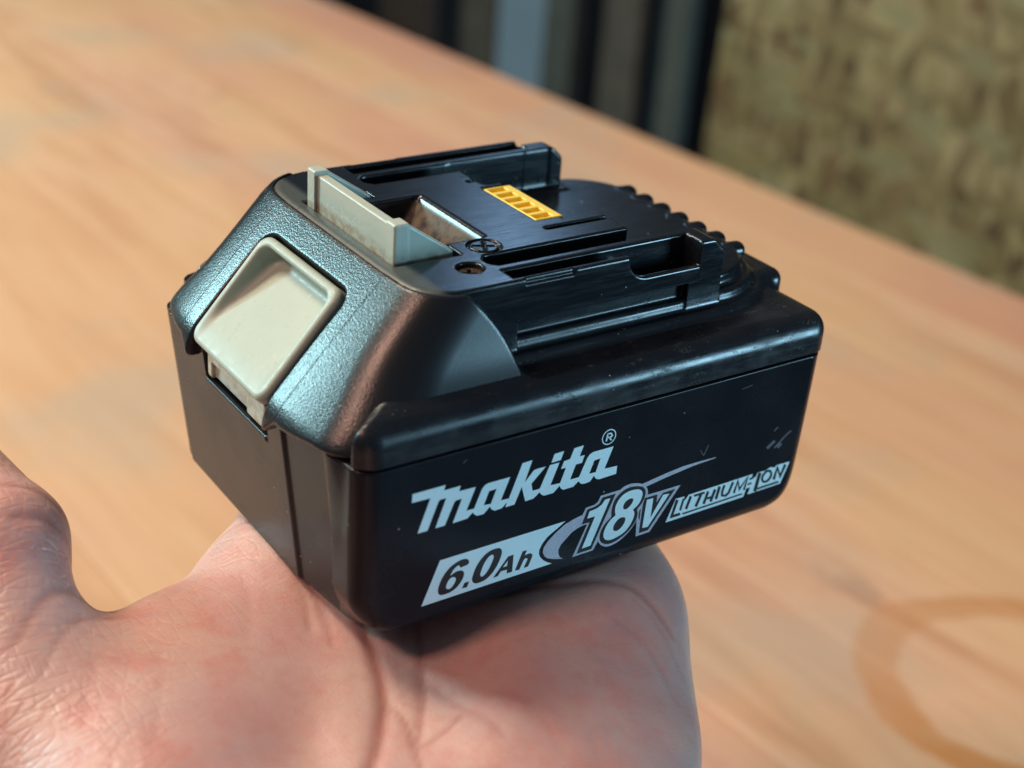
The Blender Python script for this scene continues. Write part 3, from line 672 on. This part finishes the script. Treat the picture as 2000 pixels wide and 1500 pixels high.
# print on the long side
PRINT = {"logo":[[[12.25,31.06],[19.04,31.05],[18.81,29.97],[22.29,29.99],[22.04,28.89],[25.62,28.81],[23.9,24.24],[25.55,24.2],[27.0,27.94],[27.55,28.58],[28.27,28.84],[33.11,28.81],[31.38,24.24],[33.21,24.19],[35.69,31.06],[37.9,31.12],[36.49,26.66],[38.41,28.78],[39.25,28.92],[41.15,28.88],[38.12,25.98],[38.5,24.31],[40.14,24.29],[42.05,28.9],[44.25,28.9],[42.57,24.36],[44.87,24.24],[45.91,27.33],[44.77,27.34],[45.32,28.9],[46.69,28.98],[47.5,31.14],[49.7,31.19],[48.93,28.98],[50.14,28.96],[49.67,27.39],[48.22,27.38],[47.18,24.35],[49.28,24.3],[50.81,28.03],[51.37,28.78],[52.23,29.08],[57.02,29.06],[55.38,24.52],[58.47,24.32],[58.45,22.53],[54.3,22.44],[53.61,22.71],[53.2,23.16],[52.98,23.65],[52.07,22.53],[51.02,22.44],[50.2,22.52],[49.67,22.89],[49.29,23.43],[48.1,22.5],[45.77,22.5],[45.16,22.95],[44.8,23.68],[43.46,22.45],[41.33,22.45],[40.66,22.87],[40.18,23.53],[38.82,22.5],[37.01,22.45],[35.94,25.93],[34.57,22.45],[32.55,22.44],[32.84,23.48],[31.75,22.46],[30.16,22.4],[29.45,22.88],[29.02,23.62],[27.76,22.37],[26.26,22.44],[25.67,22.91],[25.3,23.46],[24.19,22.47],[21.04,22.38],[22.75,27.12],[21.49,27.13],[21.12,26.77],[19.36,22.4],[17.34,22.4],[19.36,28.24],[18.04,28.26],[17.71,27.86],[15.7,22.39],[13.63,22.4],[16.01,29.17],[12.19,29.25]],[[28.62,27.04],[30.26,27.12],[29.2,24.16],[27.62,24.3]],[[52.62,27.09],[54.11,27.19],[53.26,24.34],[51.7,24.39]],[[42.93,31.09],[45.09,31.16],[44.52,29.39],[42.35,29.33]]],"reg":[[[57.33,31.47],[57.3,31.8],[57.2,32.12],[57.04,32.41],[56.83,32.66],[56.58,32.87],[56.29,33.03],[55.97,33.13],[55.64,33.16],[55.31,33.13],[55.0,33.03],[54.7,32.87],[54.45,32.66],[54.24,32.41],[54.08,32.12],[53.99,31.8],[53.95,31.47],[53.99,31.14],[54.08,30.83],[54.24,30.54],[54.45,30.28],[54.7,30.07],[55.0,29.91],[55.31,29.82],[55.64,29.79],[55.97,29.82],[56.29,29.91],[56.58,30.07],[56.83,30.28],[57.04,30.54],[57.2,30.83],[57.3,31.14]],[[57.11,31.47],[57.08,31.76],[57.0,32.03],[56.86,32.29],[56.68,32.51],[56.46,32.69],[56.2,32.83],[55.93,32.91],[55.64,32.94],[55.36,32.91],[55.08,32.83],[54.83,32.69],[54.6,32.51],[54.42,32.29],[54.29,32.03],[54.2,31.76],[54.17,31.47],[54.2,31.19],[54.29,30.91],[54.42,30.66],[54.6,30.43],[54.83,30.25],[55.08,30.12],[55.36,30.03],[55.64,30.0],[55.93,30.03],[56.2,30.12],[56.46,30.25],[56.68,30.43],[56.86,30.66],[57.0,30.91],[57.08,31.19]]],"regR":[[[55.22,30.58],[55.47,32.19],[55.13,32.35],[54.89,30.74]],[[55.26,32.07],[56.03,32.01],[56.2,31.72],[56.01,31.51],[55.16,31.59],[55.26,31.27],[56.23,31.18],[56.61,31.59],[56.17,32.3],[55.16,32.39]],[[55.58,31.26],[56.19,30.53],[56.45,30.67],[55.84,31.4]]],"box":[[[18.74,15.01],[47.09,15.06],[45.26,13.93],[44.03,13.29],[42.97,12.6],[41.95,11.51],[41.34,10.29],[41.32,9.36],[41.67,8.46],[42.49,7.49],[43.53,6.67],[44.7,6.01],[15.16,5.93]]],"cap":[[[25.2,12.34],[25.17,12.75],[25.04,13.1],[24.79,13.38],[24.43,13.58],[23.93,13.68],[23.39,13.68],[22.8,13.56],[22.18,13.36],[21.53,13.08],[20.92,12.69],[20.36,12.19],[19.87,11.63],[19.46,11.0],[19.13,10.35],[18.87,9.68],[18.7,9.07],[18.62,8.52],[18.64,8.05],[18.77,7.66],[18.97,7.36],[19.24,7.16],[19.62,7.03],[20.11,6.98],[20.65,6.99],[21.24,7.06],[21.83,7.23],[22.41,7.5],[22.92,7.85],[23.34,8.28],[23.68,8.73],[23.94,9.18],[24.12,9.62],[24.22,10.05],[24.21,10.44],[24.1,10.78],[23.91,11.04],[23.66,11.21],[23.31,11.33],[22.86,11.38],[22.45,11.36],[22.08,11.25],[21.73,11.1],[21.38,10.91],[21.21,10.81],[21.21,10.81],[21.28,11.02],[21.43,11.42],[21.66,11.81],[21.97,12.16],[22.31,12.41],[22.68,12.56],[22.94,12.58],[23.09,12.48],[23.19,12.3],[23.25,12.06],[23.27,11.94],[23.27,11.94],[23.76,11.99],[24.72,12.08]],[[21.94,10.3],[22.24,10.13],[22.42,9.92],[22.48,9.66],[22.42,9.3],[22.22,8.83],[21.96,8.44],[21.65,8.12],[21.34,7.94],[21.04,7.9],[20.77,7.97],[20.52,8.16],[20.39,8.39],[20.36,8.66],[20.44,9.04],[20.63,9.51],[20.86,9.9],[21.14,10.19],[21.41,10.34],[21.67,10.37]],[[24.45,8.17],[25.49,8.17],[25.08,6.99],[23.94,7.06]],[[31.79,13.67],[32.09,13.48],[32.32,13.21],[32.49,12.85],[32.55,12.48],[32.52,12.11],[32.4,11.6],[32.2,10.97],[31.94,10.32],[31.6,9.66],[31.18,9.01],[30.69,8.4],[30.14,7.89],[29.56,7.5],[28.96,7.25],[28.35,7.14],[27.78,7.1],[27.24,7.12],[26.81,7.27],[26.47,7.53],[26.23,7.86],[26.1,8.26],[26.08,8.67],[26.18,9.1],[26.35,9.7],[26.6,10.46],[26.94,11.16],[27.35,11.8],[27.84,12.39],[28.41,12.93],[29.03,13.35],[29.7,13.63],[30.43,13.77],[31.24,13.76]],[[30.5,12.54],[30.67,12.33],[30.74,12.06],[30.7,11.74],[30.54,11.23],[30.27,10.55],[29.96,9.91],[29.62,9.33],[29.27,8.87],[28.91,8.54],[28.59,8.36],[28.3,8.32],[28.09,8.43],[27.95,8.66],[27.9,8.92],[27.95,9.22],[28.08,9.71],[28.3,10.41],[28.58,11.06],[28.92,11.64],[29.27,12.08],[29.63,12.39],[29.96,12.57],[30.27,12.62]],[[34.06,11.04],[35.31,11.06],[35.27,7.14],[34.01,7.16],[34.02,8.05],[32.61,8.08],[31.98,7.19],[30.89,7.16]],[[34.04,10.11],[33.98,8.89],[33.02,8.89]],[[37.38,11.15],[38.38,11.07],[37.98,10.03],[38.72,10.18],[39.37,10.09],[39.79,9.67],[39.7,9.01],[38.99,7.16],[37.95,7.13],[38.71,8.93],[38.49,9.24],[38.01,9.26],[37.73,8.85],[36.93,7.07],[35.89,7.17]]],"lilac":[[[51.15,15.29],[48.9,14.86],[46.85,14.23],[44.87,12.96],[43.23,11.59],[42.37,10.44],[42.23,9.39],[42.74,8.28],[43.62,7.52],[45.14,6.88],[47.3,6.27],[46.53,6.91],[46.07,7.85],[46.01,8.83],[46.49,9.79],[47.38,10.61],[48.89,11.89],[50.14,12.45],[51.44,12.69]]],"lilac1":[[[59.91,18.46],[55.18,18.45],[54.66,17.23],[53.8,16.78],[51.79,16.69],[51.15,15.29],[50.94,12.76],[52.52,12.71],[49.65,5.92],[54.67,5.94],[55.97,8.12],[59.37,15.08]]],"lilac8":[[[61.0,18.97],[61.83,19.11],[62.69,19.11],[63.56,18.96],[64.36,18.74],[65.09,18.46],[65.74,18.08],[66.33,17.6],[66.78,17.07],[67.1,16.5],[67.28,15.94],[67.3,15.37],[67.21,14.84],[67.0,14.34],[66.8,13.83],[66.61,13.33],[66.31,12.97],[65.9,12.77],[65.54,12.57],[65.24,12.38],[65.18,12.0],[65.37,11.42],[65.4,10.82],[65.26,10.22],[65.02,9.6],[64.67,8.98],[64.22,8.38],[63.69,7.81],[63.02,7.24],[62.23,6.67],[61.42,6.23],[60.6,5.91],[59.76,5.72],[58.91,5.64],[58.17,5.71],[57.55,5.92],[56.95,6.28],[56.38,6.78],[55.97,7.35],[55.71,8.0],[55.58,8.6],[55.57,9.16],[55.7,9.88],[55.98,10.76],[56.38,11.48],[56.91,12.03],[57.37,12.43],[57.76,12.68],[57.93,12.98],[57.89,13.35],[57.84,13.74],[57.79,14.15],[57.82,14.62],[57.92,15.14],[58.14,15.83],[58.45,16.68],[58.83,17.36],[59.28,17.86],[59.77,18.31],[60.31,18.7]]],"lilacV":[[[67.0,15.26],[70.69,15.17],[75.82,15.13],[68.99,5.91],[65.47,5.89],[65.01,12.31],[65.68,12.75],[66.51,13.08]]],"tail":[[[65.29,18.2],[71.8,19.09],[76.18,19.49],[80.32,19.45],[84.56,19.28],[84.55,19.09],[80.41,18.95],[78.08,18.78],[75.44,18.49],[71.08,17.98],[66.72,17.3]]],"blk1":[[[58.89,17.89],[55.66,17.91],[54.98,16.67],[54.02,16.32],[52.21,16.2],[51.15,13.06],[53.07,12.99],[50.55,6.36],[54.23,6.37],[58.87,17.74]]],"blk8":[[[64.9,17.91],[65.45,17.68],[65.92,17.36],[66.3,16.96],[66.55,16.5],[66.67,15.99],[66.67,15.43],[66.57,14.82],[66.35,14.21],[66.0,13.59],[65.59,13.08],[65.12,12.7],[64.98,12.26],[65.18,11.76],[65.26,11.19],[65.21,10.56],[65.01,9.93],[64.66,9.31],[64.17,8.68],[63.56,8.05],[62.84,7.5],[62.02,7.02],[61.19,6.66],[60.36,6.41],[59.61,6.26],[58.93,6.2],[58.28,6.27],[57.65,6.48],[57.09,6.78],[56.59,7.2],[56.25,7.68],[56.06,8.24],[55.99,8.84],[56.04,9.46],[56.24,10.12],[56.58,10.82],[56.99,11.39],[57.47,11.85],[57.9,12.19],[58.3,12.44],[58.45,12.85],[58.36,13.43],[58.33,14.03],[58.36,14.66],[58.47,15.34],[58.68,16.07],[59.01,16.68],[59.47,17.18],[60.03,17.61],[60.69,17.99],[61.43,18.24],[62.27,18.36],[63.17,18.32],[64.14,18.12]]],"blkV":[[[66.65,14.64],[69.87,14.6],[69.9,12.65],[71.31,14.54],[74.51,14.57],[68.56,6.45],[66.18,6.44],[66.31,13.3]],[[65.95,12.36],[65.94,9.53],[65.53,10.3],[65.6,12.05]]],"br1":[[[57.67,17.22],[56.33,17.22],[55.69,16.31],[54.58,15.77],[52.77,15.59],[52.36,14.07],[54.28,14.01],[51.79,7.25],[53.87,7.32]]],"br8":[[[64.46,17.3],[64.99,17.09],[65.41,16.79],[65.72,16.41],[65.88,16.0],[65.89,15.56],[65.8,15.04],[65.62,14.46],[65.34,13.94],[64.97,13.48],[64.53,13.13],[64.03,12.88],[63.91,12.59],[64.18,12.27],[64.33,11.87],[64.36,11.38],[64.28,10.83],[64.1,10.24],[63.79,9.61],[63.36,8.93],[62.82,8.35],[62.17,7.89],[61.43,7.54],[60.59,7.31],[59.8,7.16],[59.03,7.11],[58.42,7.17],[57.95,7.34],[57.55,7.61],[57.22,7.97],[57.01,8.41],[56.94,8.94],[56.97,9.5],[57.12,10.09],[57.38,10.7],[57.75,11.3],[58.16,11.8],[58.62,12.18],[59.04,12.45],[59.4,12.63],[59.49,12.92],[59.31,13.33],[59.21,13.87],[59.2,14.55],[59.36,15.24],[59.7,15.93],[60.13,16.5],[60.67,16.95],[61.32,17.27],[62.08,17.45],[62.9,17.5],[63.76,17.44]],[[63.41,15.52],[63.6,15.31],[63.65,15.01],[63.55,14.62],[63.33,14.24],[62.97,13.87],[62.59,13.59],[62.19,13.4],[61.81,13.38],[61.48,13.53],[61.28,13.78],[61.21,14.14],[61.26,14.52],[61.45,14.95],[61.75,15.28],[62.16,15.51],[62.6,15.63],[63.08,15.63]],[[61.66,11.63],[61.99,11.44],[62.16,11.13],[62.17,10.71],[62.02,10.22],[61.71,9.67],[61.29,9.24],[60.76,8.93],[60.27,8.82],[59.81,8.91],[59.49,9.1],[59.3,9.37],[59.23,9.73],[59.28,10.17],[59.47,10.63],[59.8,11.11],[60.16,11.44],[60.54,11.64],[60.92,11.73],[61.31,11.73]]],"brV":[[[67.25,14.07],[68.89,14.0],[68.78,9.33],[71.47,14.06],[73.07,13.85],[68.35,7.34],[66.92,7.49]]],"ion":[[[73.1,6.92],[75.03,12.04],[77.39,11.94],[77.27,10.78],[77.87,11.18],[78.48,12.0],[96.11,12.12],[95.78,11.16],[97.03,11.06],[97.42,12.09],[99.72,11.94],[101.01,12.44],[102.29,12.01],[102.8,12.47],[106.6,12.33],[104.79,7.36],[95.39,7.27],[95.93,8.9],[94.79,8.91],[94.26,7.01]]],"ionb":[[[75.1,11.9],[74.03,7.59],[77.02,7.52],[76.68,8.27],[75.01,8.25],[75.88,11.45]],[[76.94,11.61],[76.4,8.94],[76.97,8.63],[77.51,11.3]],[[78.81,11.69],[77.92,8.86],[78.62,8.44],[79.5,11.27]],[[80.15,11.02],[83.04,11.0],[82.77,11.58],[79.88,11.61]],[[81.54,11.34],[80.53,8.67],[81.27,8.2],[82.28,10.87]],[[83.48,11.52],[82.67,8.7],[83.38,8.28],[84.19,11.1]],[[85.37,11.49],[84.55,8.73],[85.27,8.3],[86.09,11.06]],[[83.94,9.27],[85.31,9.33],[85.0,9.92],[83.64,9.86]],[[86.51,11.82],[85.97,8.91],[86.74,8.5],[87.29,11.41]],[[87.92,11.75],[87.52,10.14],[87.72,8.93],[89.18,8.46],[90.09,9.03],[90.93,11.47],[90.3,11.86],[89.49,9.52],[88.84,9.11],[88.27,9.29],[88.17,9.86],[88.56,11.4]],[[91.65,8.58],[92.03,10.98],[92.74,8.76],[94.51,11.28],[93.81,8.89],[94.47,8.55],[94.89,12.14],[92.82,9.8],[91.93,12.09],[91.0,8.94]],[[95.41,10.81],[96.57,10.87],[96.3,11.35],[95.14,11.28]],[[95.14,9.6],[96.21,9.68],[95.94,10.15],[94.88,10.08]],[[97.68,12.1],[96.94,7.7],[97.9,7.2],[98.63,11.62]],[[103.01,8.73],[103.3,11.07],[104.49,8.55],[105.82,11.68],[105.0,12.17],[104.32,9.93],[103.05,12.46],[102.18,9.17]],[[77.54,7.5],[93.92,7.66],[93.7,8.09],[77.34,7.92]],[[98.15,7.67],[104.34,7.69],[104.06,8.22],[97.89,8.19]]],"ionO":[[[101.27,11.65],[101.58,11.34],[101.8,10.97],[101.93,10.56],[101.94,10.13],[101.85,9.72],[101.64,9.36],[101.35,9.06],[100.99,8.86],[100.59,8.75],[100.16,8.76],[99.75,8.88],[99.38,9.1],[99.07,9.41],[98.85,9.78],[98.72,10.19],[98.71,10.61],[98.81,11.02],[99.01,11.38],[99.3,11.68],[99.65,11.88],[100.06,11.99],[100.48,11.98],[100.89,11.87]],[[100.95,11.22],[101.11,11.06],[101.22,10.84],[101.26,10.6],[101.24,10.33],[101.16,10.08],[101.02,9.84],[100.83,9.64],[100.61,9.48],[100.37,9.39],[100.12,9.37],[99.89,9.42],[99.69,9.53],[99.53,9.69],[99.43,9.91],[99.38,10.15],[99.4,10.41],[99.49,10.67],[99.62,10.91],[99.81,11.11],[100.03,11.26],[100.27,11.35],[100.52,11.38],[100.75,11.33]]],"scuff":[[[99.36,17.22],[100.38,17.94],[101.27,18.58],[100.64,19.18],[99.74,18.55],[98.72,17.82]],[[101.34,16.93],[102.85,18.15],[103.98,19.1],[105.55,20.06],[105.22,20.38],[103.64,19.41],[102.51,18.46],[101.0,17.24]],[[102.39,16.67],[103.42,17.4],[102.78,18.0],[101.75,17.28]],[[79.9,22.16],[80.97,20.55],[81.12,20.59],[80.05,22.19]],[[81.15,20.51],[82.14,22.76],[81.94,22.89],[80.95,20.64]],[[100.44,21.27],[101.46,21.99],[101.2,22.23],[100.19,21.51]],[[89.18,33.86],[91.9,34.16],[91.82,34.29],[89.11,33.99]],[[22.65,34.51],[23.36,35.16],[23.26,35.27],[22.54,34.62]]]}
def print_layer(name, polys, mat, y, parent=battery, label=None):
    cu = bpy.data.curves.new(name, 'CURVE'); cu.dimensions = '2D'; cu.fill_mode = 'BOTH'
    for P in polys:
        s = cu.splines.new('POLY'); s.points.add(len(P)-1)
        for i, (x, z) in enumerate(P): s.points[i].co = (x*MM, z*MM, 0, 1)
        s.use_cyclic_u = True
    t = bpy.data.objects.new(name, cu); sc.collection.objects.link(t)
    bpy.context.view_layer.update()
    me = bpy.data.meshes.new_from_object(t.evaluated_get(bpy.context.evaluated_depsgraph_get()))
    bpy.data.objects.remove(t)
    me.name = name; me.materials.clear(); me.materials.append(mat)
    co = np.zeros(len(me.vertices)*3, np.float32); me.vertices.foreach_get("co", co); co = co.reshape(-1, 3)
    out = np.stack([co[:, 0], np.full(len(co), y*MM), co[:, 1]], 1).astype(np.float32)
    me.vertices.foreach_set("co", out.ravel()); me.update()
    o = bpy.data.objects.new(name, me)
    link(o, parent, label=label); o.location = -Vector(BO)*MM
    return o
P = PRINT
print_layer("brand_logo", P['logo'], M_ink, -0.012, label="silver lettering makita")
print_layer("registered_mark", P['reg'], M_ink, -0.012)
for q in P['regR']: print_layer("registered_letter", [q], M_ink, -0.012)
print_layer("capacity_panel", P['box'], M_ink, -0.012)
for grp in ((0, 1), (2,), (3, 4), (5, 6), (7,)):
    print_layer("capacity_character", [P['cap'][g] for g in grp], M_black, -0.024)
print_layer("swoosh", P['lilac'], M_lilac, -0.010)
print_layer("swoosh_tail", P['tail'], M_lilac, -0.010)
for i, n in enumerate(('lilac1', 'lilac8', 'lilacV')): print_layer("voltage_outline", P[n], M_lilac, -0.018-0.004*i)
for i, n in enumerate(('blk1', 'blk8')): print_layer("voltage_shadow", P[n], M_black, -0.034-0.002*i)
for i, q in enumerate(P['blkV']): print_layer("voltage_shadow", [q], M_black, -0.038-0.002*i)
for n in ('br1', 'br8', 'brV'): print_layer("voltage_character", P[n], M_ink, -0.046)
print_layer("chemistry_panel", P['ion'], M_ink, -0.012)
for i, q in enumerate(P['ionb']): print_layer("chemistry_character", [q], M_black, -0.024-0.001*i)
print_layer("chemistry_character", P['ionO'], M_black, -0.024)
M_scuff = mat_simple("scuffed_plastic", (0.10, 0.105, 0.125), 0.75, 0, 3000, 0.3, 0.5)
for i, q in enumerate(P['scuff']): print_layer("scuff_mark", [q], M_scuff, -0.010-0.001*i)
# ------------------------------------------------------------------ the hand
def mat_skin():
    m = NT("palm_skin"); c = m.tc.outputs["Object"]
    x, y, z = m.xyz()
    a = m.noise(c, 34, 5, 0.6); b = m.noise(m.coord(loc=(4, 2, 1)), 90, 5, 0.65); v = m.noise(m.coord((1, 2.2, 1), loc=(7, 3, 2)), 26, 3, 0.5, 0.8)
    base = m.ramp(a, [(0.30, (0.55, 0.265, 0.225)), (0.48, (0.585, 0.34, 0.295)), (0.70, (0.61, 0.41, 0.345))])
    base = m.mix(m.step(b, 0.48, 0.70, 0, 0.55), base, (0.60, 0.24, 0.20))
    f2 = m.noise(m.coord(loc=(1, 5, 2)), 260, 4, 0.6)
    base = m.mix(m.step(f2, 0.45, 0.75, 0, 0.28), base, (0.55, 0.21, 0.17))
    base = m.mix(m.step(v, 0.53, 0.70, 0, 0.42), base, (0.44, 0.34, 0.33))
    att = m.n.new("ShaderNodeAttribute"); att.attribute_name = "crease"
    base = m.mix(m.math('MULTIPLY', att.outputs["Fac"], 0.75), base, (0.36, 0.10, 0.07))
    m.col(base)
    r1 = m.noise(m.coord((1, 3.5, 1), rot=(0, 0, 0.35)), 650, 4, 0.6, 0.5)
    r2 = m.noise(m.coord((3.2, 1, 1), rot=(0, 0, -0.55)), 800, 3, 0.6, 0.4)
    wr = m.vor(m.coord((1, 2.0, 1), rot=(0, 0, 0.5)), 1100, 'DISTANCE_TO_EDGE')
    cell = m.step(wr, 0.0, 0.16)
    ln = m.vor(m.coord((150, 560, 300), rot=(0, 0, -0.95)), 1.0, 'DISTANCE_TO_EDGE')
    ln2 = m.vor(m.coord((420, 130, 300), rot=(0, 0, -0.60)), 1.0, 'DISTANCE_TO_EDGE')
    lines = m.math('ADD', m.step(ln, 0.0, 0.20, 0, 0.9), m.step(ln2, 0.0, 0.16, 0, 0.5))
    lines = m.math('MULTIPLY', lines, m.step(m.math('SUBTRACT', x, y), -0.015, -0.055, 0.22, 1.0))
    h = m.math('ADD', m.math('ADD', lines, m.math('MULTIPLY', cell, 0.16)), m.math('ADD', m.math('MULTIPLY', r1, 0.9), m.math('MULTIPLY', r2, 0.7)))
    m.rough(m.step(r1, 0.3, 0.7, 0.30, 0.46))
    m.bump(h, 0.48, 0.00020)
    m.b.inputs["Subsurface Weight"].default_value = 0.7
    m.b.inputs["Subsurface Radius"].default_value = (0.0045, 0.0016, 0.0009)
    m.b.inputs["Subsurface Scale"].default_value = 1.0
    m.b.inputs["Specular IOR Level"].default_value = 0.5
    return m.m
M_skin = mat_skin()
# hand frame: s = towards the fingers, t = towards the little finger, z = up
def f_hand(S, T, Z):
    # palm body
    palm = ell(S, T, Z, (8, 18, -19), (62, 49, 17.5))
    pads = ell(S, T, Z, (42, 12, -15.5), (19, 47, 14.0))
    d = smin(palm, pads, 12)
    rad = cap(S, T, Z, (36, -20, -14), (2, -22, -17), 12.8, 14)
    d = smin(d, rad, 15)
    thenar = ell(S, T, Z, (-14, -28, -17.5), (44, 25, 19.0))
    d = smin(d, thenar, 7)
    th2 = cap(S, T, Z, (-42, -14, -22), (-8, -58, -13), 17, 12.8)
    d = smin(d, th2, 14)
    hyp = ell(S, T, Z, (6, 31.5, -21.0), (54, 27.5, 19.5))
    d = smin(d, hyp, 7)
    hyp2 = ell(S, T, Z, (40, 45.5, -14.6), (36, 19.3, 13.8))
    d = smin(d, hyp2, 9)
    # hollow of the palm
    d = smax(d, -ell(S, T, Z, (4, 14, 14), (34, 15, 17.5)), 10)
    # web between thumb and index finger
    web = ell(S, T, Z, (0, -38, -14), (27, 15, 9))
    d = smin(d, web, 13)
    # wrist and forearm
    arm = cap(S, T, Z, (-62, 8, -30), (-190, -2, -46), 25, 34)
    arm2 = cap(S, T, Z, (-62, 14, -32), (-190, 18, -46), 22, 31)
    d = smin(d, smin(arm, arm2, 14), 26)
    # thumb
    tb = smin(cap(S, T, Z, (-12, -60, -10), (15, -66.5, 9.0), 12.4, 10.9), cap(S, T, Z, (15, -66.5, 9.0), (37, -86, 13.5), 11.2, 8.6), 3.5)
    d = smin(d, tb, 15)
    # fingers, flat under the pack and slightly curled at the tips
    for (a, b, c, e, r) in (((44, -20.5, -12), (82, -23, -12.0), (106, -24, -11.5), (126, -24, -9.0), (11.2, 10.0, 9.0, 7.8)),
                            ((50, 1.5, -13), (92, 1.5, -13.0), (119, 1.5, -12), (141, 1.5, -9.0), (11.2, 10.2, 9.2, 8.0)),
                            ((47, 23.5, -13), (86, 26.5, -13.0), (112, 28.5, -12), (132, 29.5, -9.0), (10.8, 9.8, 8.8, 7.7)),
                            ((40, 44, -13), (70, 50, -12.5), (89, 54.0, -12), (106, 57, -9.5), (10.0, 8.8, 8.0, 7.0))):
        g = smin(smin(cap(S, T, Z, a, b, r[0], r[1]), cap(S, T, Z, b, c, r[1], r[2]), 2), cap(S, T, Z, c, e, r[2], r[3]), 2)
        d = smin(d, g, 5.0)
    # flesh pressed flat under the pack (pack lies at z = 0)
    x = S*0.585+T*0.811; y = S*0.811-T*0.585
    under = box(x, y, Z, 4.0, 110.5, 2.5, 89, 0.15, 80, 2.0)
    d = smax(d, -under, 2.0)
    return d
CREASES = [ # (points (s,t), depth, width, strength)
    ([(24, -1), (16.1, 0.5), (4.8, 4.7), (-3.8, 7.3), (-10.8, 7.7), (-20.1, 7.6), (-34, 5.3)], 1.5, 1.5, 1.0),
    ([(24, 10), (13.6, 12.0), (4.3, 13.1), (-3.1, 14.0), (-12.8, 14.4), (-18.4, 14.1)], 0.7, 1.0, 0.8),
    ([(-18.4, 14.1), (-15.0, 18.1), (-9.2, 21.8)], 0.45, 0.8, 0.6),
    ([(-5.2, 7.7), (-10.4, 11.4), (-18.4, 14.1), (-30, 17)], 0.45, 0.8, 0.7),
    ([(24, 24), (27.9, 39.3), (30.6, 47.0), (30.7, 54.2), (22.7, 62)], 0.9, 1.1, 0.8),
    ([(20, 48), (16, 56), (6, 62)], 0.4, 0.9, 0.3), ([(28, 52), (24, 58), (14, 64)], 0.4, 0.9, 0.3),
    ([(13.6, -45.7), (11.4, -47.6), (6.2, -51.9), (-1.4, -55.0), (-14.1, -56.4)], 0.6, 1.0, 0.6),
    ([(9.5, -42), (4.2, -47), (-5.4, -50.0), (-18.1, -50.4)], 0.35, 0.8, 0.4),
    ([(16, -50), (13.4, -56.6), (8.3, -63.4)], 0.8, 1.0, 0.5),
    ([(40.4, -36.4), (43.5, -29.3), (42.3, -23.5), (39.5, -15.7)], 0.8, 1.0, 0.7),
    ([(14.5, -74), (16.5, -66), (18.5, -60), (18.0, -55)], 0.5, 1.0, 0.8),
    ([(-4.0, 27), (-7.0, 31.6), (-12.4, 36.2), (-19.6, 39.9)], 0.3, 0.6, 0.25),
    ([(4, 13), (0.9, 14.3), (-7.4, 20.7), (-11.6, 26.3), (-17.0, 29.4)], 0.35, 0.7, 0.4),
    ([(30, -13), (24.8, -11.2), (12.9, -5.5), (5.3, -3.4)], 0.5, 0.9, 0.5),
    ([(30, -17), (27.1, -14.1), (15.7, -9.8), (7.8, -8.1)], 0.4, 0.8, 0.4),
    ([(24, -24), (12, -20), (0, -19)], 0.3, 1.2, 0.15), ([(-2, -34), (-16, -30), (-30, -28)], 0.25, 1.0, 0.15),
    ([(-6, -44), (-20, -42), (-34, -38)], 0.25, 1.0, 0.2), ([(-10, 44), (-22, 46), (-34, 46)], 0.25, 1.0, 0.15),
]
CW = {}
def hand_post(V, N):
    dep = np.zeros(len(V)); st = np.zeros(len(V))
    up = np.clip(N[:, 2]*1.6+0.35, 0, 1)
    for pts, dp, w, sg in CREASES:
        pts = np.array(pts, float)
        for _ in range(2):
            q = [pts[0]]
            for i in range(len(pts)-1):
                q.append(pts[i]*.75+pts[i+1]*.25); q.append(pts[i]*.25+pts[i+1]*.75)
            q.append(pts[-1]); pts = np.array(q)
        dm = np.full(len(V), 1e9); tm = np.zeros(len(V))
        for i in range(len(pts)-1):
            a = pts[i]; d = pts[i+1]-a; t = np.clip(((V[:, :2]-a)@d)/(d@d), 0, 1)
            dd = np.linalg.norm(V[:, :2]-a-t[:, None]*d, axis=1)
            m = dd < dm; dm[m] = dd[m]; tm[m] = (i+t[m])/(len(pts)-1)
        tap = np.clip(np.minimum(tm, 1-tm)*6, 0.0, 1)
        g = np.exp(-(dm/w)**2)*tap*up
        sh = np.exp(-(dm/(w*3.2))**2)*tap*up
        dep += dp*(g*0.42+sh*0.10); st = np.maximum(st, np.exp(-(dm/(w*0.8))**2)*tap*up*sg*0.8)
    V2 = V-N*dep[:, None]
    x = V[:, 0]*0.585+V[:, 1]*0.811; y = V[:, 0]*0.811-V[:, 1]*0.585
    CW['a'] = st
    V3 = np.stack([V2[:, 0]*0.585+V2[:, 1]*0.811, V2[:, 0]*0.811-V2[:, 1]*0.585, V2[:, 2]], 1)
    return V3, N
# (s,t) -> world is a mirror pair, so the faces are flipped back below
hand = sdf_mesh("hand", f_hand, (-185, -100, -85), (152, 72, 36), 0.85, M_skin, None, post=hand_post, normals=False,
                label="open left hand palm up in front of the bench, holding the black battery pack", cat="hand")
hand.location = OFF
hm = hand.data
hm.flip_normals()
at = hm.attributes.new("crease", 'FLOAT', 'POINT')
at.data.foreach_set("value", CW['a'].astype(np.float32))
